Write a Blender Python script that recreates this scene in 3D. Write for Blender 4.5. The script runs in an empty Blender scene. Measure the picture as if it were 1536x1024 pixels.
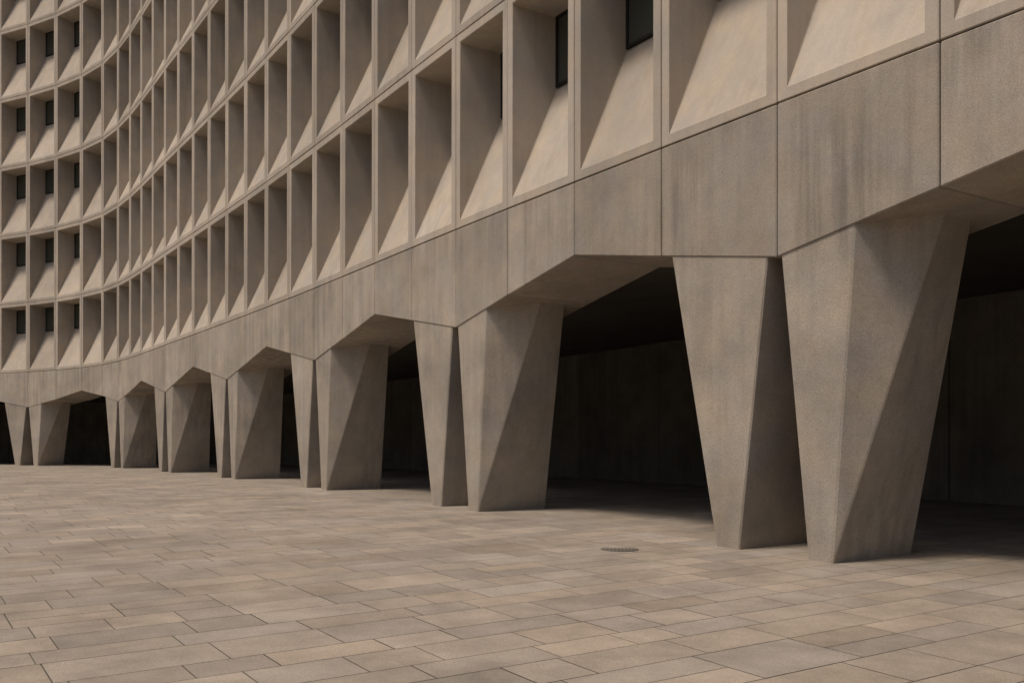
import bpy, bmesh, math, random
from mathutils import Vector
random.seed(4)
EYE=1.5
F_PX=1450.0; H_PX=678.0
D=1.0; FL=3.90; NF=9
PB=EYE+4.5          # underside of first window row
TJ=EYE+2.52; TA=EYE+3.28   # beam underside at joint / apex
BEAM_D=1.9; HALL_D=10.5

def g(y):
    yy=max(y,-8.0)
    return EYE-0.64-1.22*math.exp(-yy/22.0)

# ---------- plan path ----------
th_far=[33.4,33.0,32.6,32.2, 31.6,31.4,31.4,31.6, 32.0,32.4,32.8,33.2, 33.4,33.4,33.6,33.6, 33.0,33.2,34.0,36.0, 40,47.5,54,60, 64,67,70,72, 74,77,79,81, 83,85,87,89, 91,93,95,97]
W_far=[2.2,2.15,2.08,1.98]+[2.04,2.04,2.06,2.07]+[2.075]*4+[2.12]*4+[2.22]*4+[2.4,2.5,2.55,2.5]+[2.4]*16
N_FAR=len(th_far); N_NEAR=12
P={0:Vector((3.417,12.48))}
for k in range(N_FAR):
    a=math.radians(th_far[k]); P[k+1]=P[k]+W_far[k]*Vector((-math.sin(a),math.cos(a)))
for k in range(0,-N_NEAR,-1):
    a=math.radians(33.6); P[k-1]=P[k]-2.28*Vector((-math.sin(a),math.cos(a)))
KS=list(range(-N_NEAR,N_FAR))
def WD(k): return (P[k+1]-P[k]).length
def frame(k):
    e=(P[k+1]-P[k]).normalized(); n=Vector((e.y,-e.x)); return P[k],e,n
def loc(k,u,d,z):
    p,e,n=frame(k); q=p+e*u+n*d
    return Vector((q.x,q.y,z))
def offs(k,d):
    ns=[]
    if k in KS: ns.append(frame(k)[2])
    if k-1 in KS: ns.append(frame(k-1)[2])
    n=sum(ns,Vector((0,0))).normalized()
    return P[k]+n*d

# ---------- materials ----------
def newmat(name):
    m=bpy.data.materials.new(name); m.use_nodes=True
    nt=m.node_tree; b=nt.nodes['Principled BSDF']; return m,nt,b
def concrete(name,base,streak=0.35,mott=0.25,rough=0.9,bump=0.25,tonev=0.18,speck=0.13,stain=0.0,hue=0.10,bigscale=0.6,pits=0.0):
    m,nt,b=newmat(name); N=nt.nodes; L=nt.links
    tc=N.new('ShaderNodeTexCoord')
    def noise(scale,detail,vec=None,rough_=0.6):
        n=N.new('ShaderNodeTexNoise'); n.inputs['Scale'].default_value=scale; n.inputs['Detail'].default_value=detail
        n.inputs['Roughness'].default_value=rough_
        L.new(vec if vec else tc.outputs['Object'],n.inputs['Vector']); return n.outputs['Fac']
    def mr(s,a,b_,c,d):
        n=N.new('ShaderNodeMapRange'); n.inputs[1].default_value=a; n.inputs[2].default_value=b_; n.inputs[3].default_value=c; n.inputs[4].default_value=d
        L.new(s,n.inputs[0]); return n.outputs[0]
    def mul(a,b_):
        n=N.new('ShaderNodeMath'); n.operation='MULTIPLY'; L.new(a,n.inputs[0]); L.new(b_,n.inputs[1])
        return n.outputs[0]
    bigs=noise(bigscale,6,None,0.68)
    v=mr(bigs,0.3,0.7,1-mott,1+mott*0.6)
    f=noise(60,3,None,0.85)
    v=mul(v,mr(f,0.36,0.66,1-speck,1+speck))
    if streak>0:
        mp=N.new('ShaderNodeMapping'); mp.inputs['Scale'].default_value=(6,6,0.3); L.new(tc.outputs['Object'],mp.inputs['Vector'])
        run=mr(noise(1.0,3,mp.outputs[0],0.6),0.40,0.66,0,1)
        mask=mr(noise(0.45,2),0.40,0.66,0.2,1)
        a=mul(run,mask)
        n=N.new('ShaderNodeMath'); n.operation='MULTIPLY_ADD'; L.new(a,n.inputs[0]); n.inputs[1].default_value=-streak; n.inputs[2].default_value=1.0
        v=mul(v,n.outputs[0])
    if pits>0:
        vo=N.new('ShaderNodeTexVoronoi'); vo.inputs['Scale'].default_value=7.0; L.new(tc.outputs['Object'],vo.inputs['Vector'])
        v=mul(v,mr(vo.outputs['Distance'],0.045,0.075,1-pits,1.0))
    if stain>0:
        v=mul(v,mr(noise(0.28,5,None,0.7),0.48,0.68,1.0,1-stain))
    at=N.new('ShaderNodeAttribute'); at.attribute_name='tone'
    v=mul(v,mr(at.outputs['Fac'],0,1,1-tonev,1+tonev*0.6))
    hs=N.new('ShaderNodeMix'); hs.data_type='RGBA'
    hs.inputs[6].default_value=(*base,1); hs.inputs[7].default_value=(base[0]*(1-hue),base[1]*(1-hue*.5),base[2]*(1+hue*.3),1)
    if stain>0:
        n=N.new('ShaderNodeMath'); n.operation='FRACT'; m7=N.new('ShaderNodeMath'); m7.operation='MULTIPLY'; L.new(at.outputs['Fac'],m7.inputs[0]); m7.inputs[1].default_value=17.3
        L.new(m7.outputs[0],n.inputs[0]); L.new(n.outputs[0],hs.inputs[0])
    else: L.new(mr(noise(1.7,2),0.35,0.65,0,1),hs.inputs[0])
    vm=N.new('ShaderNodeVectorMath'); vm.operation='SCALE'; L.new(hs.outputs[2],vm.inputs[0]); L.new(v,vm.inputs[3])
    L.new(vm.outputs[0],b.inputs['Base Color'])
    b.inputs['Roughness'].default_value=rough
    b.inputs['Specular IOR Level'].default_value=0.25
    bp=N.new('ShaderNodeBump'); bp.inputs['Strength'].default_value=bump; bp.inputs['Distance'].default_value=0.02
    L.new(f,bp.inputs['Height']); L.new(bp.outputs[0],b.inputs['Normal'])
    return m
M_PANEL=concrete('precast_panel_concrete',(0.42,0.353,0.278),streak=0.14,mott=0.16,tonev=.14,speck=.10)
M_BEAM=concrete('beam_concrete',(0.37,0.312,0.247),streak=0.32,mott=0.25,tonev=.15,speck=.2,pits=.28)
M_COL=concrete('pier_concrete',(0.365,0.308,0.243),streak=0.25,mott=0.28,bump=0.4,tonev=.1,speck=.2,pits=.28)
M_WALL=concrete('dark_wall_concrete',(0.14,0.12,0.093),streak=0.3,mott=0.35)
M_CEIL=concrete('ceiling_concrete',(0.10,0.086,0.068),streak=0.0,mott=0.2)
M_PAVE=concrete('paving_stone',(0.335,0.281,0.222),streak=0.0,mott=0.25,rough=0.6,tonev=0.20,bump=0.3,speck=.17,stain=.22,hue=.10,bigscale=1.3)
M_GROUT=concrete('grout',(0.11,0.095,0.075),streak=0,mott=0.2)
M_DARK,_,b=newmat('joint_dark'); b.inputs['Base Color'].default_value=(0.04,0.035,0.03,1); b.inputs['Roughness'].default_value=1
M_FRAME,_,b=newmat('bronze_window_frame'); b.inputs['Base Color'].default_value=(0.03,0.028,0.025,1); b.inputs['Metallic'].default_value=0.6; b.inputs['Roughness'].default_value=0.45
M_GLASS,_,b=newmat('window_glass'); b.inputs['Base Color'].default_value=(0.045,0.05,0.04,1); b.inputs['Roughness'].default_value=0.08; b.inputs['Specular IOR Level'].default_value=0.9
M_IRON,_,b=newmat('cast_iron'); b.inputs['Base Color'].default_value=(0.13,0.112,0.095,1); b.inputs['Roughness'].default_value=0.8

bld=bpy.data.objects.new('curved_concrete_office_building',None); bpy.context.collection.objects.link(bld)
class MB:
    def __init__(s): s.bm=bmesh.new(); s.t=s.bm.faces.layers.float.new('tone')
    def f(s,pts,tone=0.5,mi=0):
        fa=s.bm.faces.new([s.bm.verts.new(p) for p in pts]); fa[s.t]=tone; fa.material_index=mi; return fa
    def poly(s,vs,faces,tone=0.5,mi=0):
        V=[s.bm.verts.new(p) for p in vs]
        for q in faces:
            fa=s.bm.faces.new([V[i] for i in q]); fa[s.t]=tone; fa.material_index=mi
    def done(s,name,mats,parent=bld,bevel=0,recalc=True):
        if recalc: bmesh.ops.recalc_face_normals(s.bm,faces=s.bm.faces)
        me=bpy.data.meshes.new(name); s.bm.to_mesh(me); s.bm.free()
        for m in mats: me.materials.append(m)
        o=bpy.data.objects.new(name,me); bpy.context.collection.objects.link(o)
        if parent: o.parent=parent
        if bevel:
            md=o.modifiers.new('b','BEVEL'); md.width=bevel; md.segments=1; md.limit_method='ANGLE'; md.angle_limit=math.radians(25)
        return o
BOX=[(0,1,2,3),(4,5,6,7),(0,1,5,4),(1,2,6,5),(2,3,7,6),(3,0,4,7)]
def box(mb,k,u0,u1,d0,d1,z0,z1,tone=.5,mi=0):
    mb.poly([loc(k,u0,d0,z0),loc(k,u1,d0,z0),loc(k,u1,d0,z1),loc(k,u0,d0,z1),
             loc(k,u0,d1,z0),loc(k,u1,d1,z0),loc(k,u1,d1,z1),loc(k,u0,d1,z1)],BOX,tone,mi)

# ---------- window panels ----------
GAP=0.008
SILL_B=2.36
mb=MB(); wf=MB(); wg=MB()
for k in KS:
    W=WD(k)
    for fl in range(NF):
        z0=PB+fl*FL; z1=z0+FL; t=random.random()
        u0,u1=GAP,W-GAP; za,zb=z0+GAP,z1-GAP
        j=random.uniform(-0.004,0.004)
        a0,a1=0.175,W-0.175; b0,b1=z0+0.155,z1-0.18
        c0,c1=a0+0.03,a1-0.03; zs=z0+SILL_B; zt=b1-0.03
        vs=[loc(k,u0,j,za),loc(k,u1,j,za),loc(k,u1,j,zb),loc(k,u0,j,zb),
            loc(k,a0,j,b0),loc(k,a1,j,b0),loc(k,a1,j,b1),loc(k,a0,j,b1),
            loc(k,c0,D,zs),loc(k,c1,D,zs),loc(k,c1,D,zt),loc(k,c0,D,zt),
            loc(k,u0,.3,za),loc(k,u1,.3,za),loc(k,u1,.3,zb),loc(k,u0,.3,zb)]
        fs=[(0,1,5,4),(1,2,6,5),(2,3,7,6),(3,0,4,7),
            (4,5,9,8),(5,6,10,9),(6,7,11,10),(7,4,8,11),
            (0,1,13,12),(1,2,14,13),(2,3,15,14),(3,0,12,15)]
        mb.poly(vs,fs,t)
        dw=D-0.06; fw=0.05
        box(wf,k,c0,c1,dw,dw+.05,zs+0.0,zs+fw)
        box(wf,k,c0,c1,dw,dw+.05,zt-fw,zt)
        box(wf,k,c0,c0+fw,dw+.001,dw+.049,zs+fw,zt-fw)
        box(wf,k,c1-fw,c1,dw+.001,dw+.049,zs+fw,zt-fw)
        tl=random.uniform(-.006,.006)
        wg.f([loc(k,c0+fw,dw+.03,zs+fw),loc(k,c1-fw,dw+.03+tl,zs+fw),loc(k,c1-fw,dw+.03,zt-fw),loc(k,c0+fw,dw+.03-tl,zt-fw)])
mb.done('window_panels',[M_PANEL],bevel=0.012)
wf.done('window_frames',[M_FRAME]); wg.done('window_glass',[M_GLASS])

# ---------- beam ----------
def arch(s):
    s=s%4; s=min(s,4-s); return TJ+(TA-TJ)*s/2
mb=MB()
for k in KS:
    W=WD(k)
    t=random.random(); u0,u1=0.008,W-0.008
    zl,zr=arch(k),arch(k+1)
    j=random.uniform(-.003,.003)
    mb.poly([loc(k,u0,j,zl),loc(k,u1,j,zr),loc(k,u1,j,PB-.012),loc(k,u0,j,PB-.012),
             loc(k,u0,BEAM_D,zl),loc(k,u1,BEAM_D,zr),loc(k,u1,BEAM_D,PB-.012),loc(k,u0,BEAM_D,PB-.012)],BOX,t)
mb.done('arched_beam',[M_BEAM],bevel=0.014)

# ---------- piers ----------
def leg(k,top,bot,toward_near):
    def cv(tt,d,isTop=True):
        if toward_near: kk=k-1; W=WD(kk); u=W-tt
        else: kk=k; W=WD(kk); u=tt
        q=loc(kk,u,d+.018,0)
        if isTop: q.z=TJ+(TA-TJ)*tt/(2*W)+.03
        else: q.z=g(q.y)-.06
        return q
    return [cv(a,d) for a,d in top]+[cv(a,d,False) for a,d in bot]
mb=MB()
for k in range(-N_NEAR,N_FAR+1):
    if k%4: continue
    if k-1 in KS:
        V=leg(k,[(.05,0),(1.18,0),(1.80,.86),(1.80,1.40),(.05,1.40)],[(.49,0),(.84,0),(.84,1.58),(.49,1.58)],True)
        mb.poly(V,[(0,1,6,5),(1,2,6),(2,3,7),(2,7,6),(3,4,8,7),(4,0,5,8),(0,1,2,3,4),(5,6,7,8)],random.random())
    if k in KS:
        V=leg(k,[(.17,0),(2.0,0),(2.0,1.42),(.17,1.42)],[(.68,0),(1.08,0),(1.08,1.7),(.68,1.7)],False)
        mb.poly(V,[(0,1,5,4),(1,2,6,5),(2,3,7,6),(3,0,4,7),(0,1,2,3),(4,5,6,7)],random.random())
mb.done('tapered_piers',[M_COL],bevel=0.02)

# ---------- arcade back wall, ceiling, building core ----------
mb=MB(); cl=MB(); core=MB()
CZ=EYE+3.42; TOP=PB+NF*FL
def q3(v,z): return Vector((v.x,v.y,z))
for k in KS:
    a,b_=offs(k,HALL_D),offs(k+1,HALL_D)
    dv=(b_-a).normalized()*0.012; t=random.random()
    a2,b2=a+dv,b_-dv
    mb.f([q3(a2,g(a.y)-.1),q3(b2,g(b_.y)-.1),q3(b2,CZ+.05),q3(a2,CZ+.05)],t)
    ab,bb=offs(k,HALL_D+.06),offs(k+1,HALL_D+.06)
    core.f([q3(ab,-1),q3(bb,-1),q3(bb,CZ+.4),q3(ab,CZ+.4)])
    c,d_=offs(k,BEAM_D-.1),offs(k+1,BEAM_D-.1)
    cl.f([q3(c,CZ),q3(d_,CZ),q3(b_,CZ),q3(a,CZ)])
    e1,e2=offs(k,D+.08),offs(k+1,D+.08); r1,r2=offs(k,20),offs(k+1,20)
    core.f([q3(e1,PB-.005),q3(e2,PB-.005),q3(e2,TOP),q3(e1,TOP)])
    s1,s2=offs(k,.28),offs(k+1,.28)
    core.f([q3(s1,PB-.004),q3(s2,PB-.004),q3(e2,PB-.004),q3(e1,PB-.004)])
    core.f([q3(P[k],TOP+.02),q3(P[k+1],TOP+.02),q3(r2,TOP+.02),q3(r1,TOP+.02)])
    core.f([q3(r1,-1),q3(r2,-1),q3(r2,TOP),q3(r1,TOP)])
    box(cl,k,0.01,WD(k)-.01,0.0,.5,TOP+.03,TOP+1.2)
for k in (KS[0],KS[-1]+1):
    p,r=offs(k,.3),offs(k,20)
    core.f([q3(p,-1),q3(r,-1),q3(r,TOP),q3(p,TOP)])
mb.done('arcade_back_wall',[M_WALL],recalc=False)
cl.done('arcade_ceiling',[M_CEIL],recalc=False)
core.done('building_core',[M_DARK],recalc=False)

# ---------- ground ----------
mb=MB()
ys=[-400,-150,-60,-30,-15,-8]+[y for y in range(-7,95)]+[110,140,200,400,800]
xs=[-600,-200,-100,-50,0,50,100,200,600]
vv=[[mb.bm.verts.new((x,y,g(y)-.007)) for x in xs] for y in ys]
for i in range(len(ys)-1):
    for j in range(len(xs)-1):
        mb.bm.faces.new((vv[i][j],vv[i][j+1],vv[i+1][j+1],vv[i+1][j]))[mb.t]=.5
mb.done('ground',[M_GROUT],parent=None)
mb=MB()
th=math.radians(33.0); E=Vector((-math.sin(th),math.cos(th))); Nn=Vector((E.y,-E.x))
a=-22.0
while a<88:
    wd=random.choice([.40,.5,.5,.6,.72])
    b0=-56+random.random()
    while b0<24:
        ln=random.choice([.5,.6,.75,.9,1.05,1.2])
        t=random.random()
        t=0.5+(t-.5)*(1 if random.random()<.3 else .5)
        gp=random.choice([.004,.005,.006])
        cells=[(a,wd)]
        if wd>=.7 and random.random()<.4: cells=[(a,.35),(a+.35,.37)]
        for (aa,ww) in cells:
            pts=[]
            for (s,r) in ((aa+gp,b0+gp),(aa+gp,b0+ln-gp),(aa+ww-gp,b0+ln-gp),(aa+ww-gp,b0+gp)):
                q=E*s+Nn*r; pts.append((q.x,q.y,g(q.y)))
            mb.f(pts,min(1,max(0,t+random.uniform(-.15,.15))))
        b0+=ln
    a+=wd
mb.done('plaza_paving',[M_PAVE],parent=None)

# ---------- drain cover ----------
def drain(c,r):
    mb=MB(); n=32; z=g(c.y)+.006
    R=[Vector((c.x+math.cos(2*math.pi*i/n)*r,c.y+math.sin(2*math.pi*i/n)*r,z)) for i in range(n)]
    R2=[Vector((c.x+math.cos(2*math.pi*i/n)*r*.86,c.y+math.sin(2*math.pi*i/n)*r*.86,z)) for i in range(n)]
    for i in range(n):
        mb.f([R[i],R[(i+1)%n],R2[(i+1)%n],R2[i]])
        lo=R[i].copy(); lo.z-=.02; lo2=R[(i+1)%n].copy(); lo2.z-=.02
        mb.f([R[i],R[(i+1)%n],lo2,lo])
    for i in range(-4,5):
        x=i*r*.19; h=math.sqrt(max(0,(r*.87)**2-x*x)); w=r*.06
        mb.f([(c.x+x-w,c.y-h,z-.001),(c.x+x+w,c.y-h,z-.001),(c.x+x+w,c.y+h,z-.001),(c.x+x-w,c.y+h,z-.001)])
    mb.f([Vector((v.x,v.y,z-.004)) for v in R2],mi=1)
    mb.done('drain_cover',[M_IRON,M_DARK],parent=None)
drain(Vector((1.46,13.1)),.26)

# ---------- light ----------
sc=bpy.context.scene
S=Vector((-.82,-.57,0)).normalized(); el=math.radians(64)
S=Vector((S.x*math.cos(el),S.y*math.cos(el),math.sin(el)))
w=bpy.data.worlds.new('World'); sc.world=w; w.use_nodes=True
nt=w.node_tree; sky=nt.nodes.new('ShaderNodeTexSky'); sky.sky_type='NISHITA'; sky.sun_disc=False
sky.sun_elevation=el; sky.sun_rotation=math.atan2(S.x,S.y); sky.dust_density=5; sky.air_density=1.0; sky.ozone_density=1.0
nt.links.new(sky.outputs[0],nt.nodes['Background'].inputs[0]); nt.nodes['Background'].inputs[1].default_value=0.098
ld=bpy.data.lights.new('sun','SUN'); ld.energy=2.65; ld.angle=math.radians(12); ld.color=(1,.875,.735)
lo=bpy.data.objects.new('sun',ld); bpy.context.collection.objects.link(lo); lo.rotation_euler=S.to_track_quat('Z','Y').to_euler()

# ---------- camera ----------
cd=bpy.data.cameras.new('camera'); co=bpy.data.objects.new('camera',cd); bpy.context.collection.objects.link(co)
co.location=(0,0,EYE); co.rotation_euler=(math.radians(90),0,0)
cd.sensor_width=36; cd.lens=36*F_PX/1536; cd.shift_y=(H_PX-512)/1536; cd.clip_end=2000
sc.camera=co
sc.view_settings.view_transform='Standard'; sc.view_settings.look='None'; sc.view_settings.exposure=0
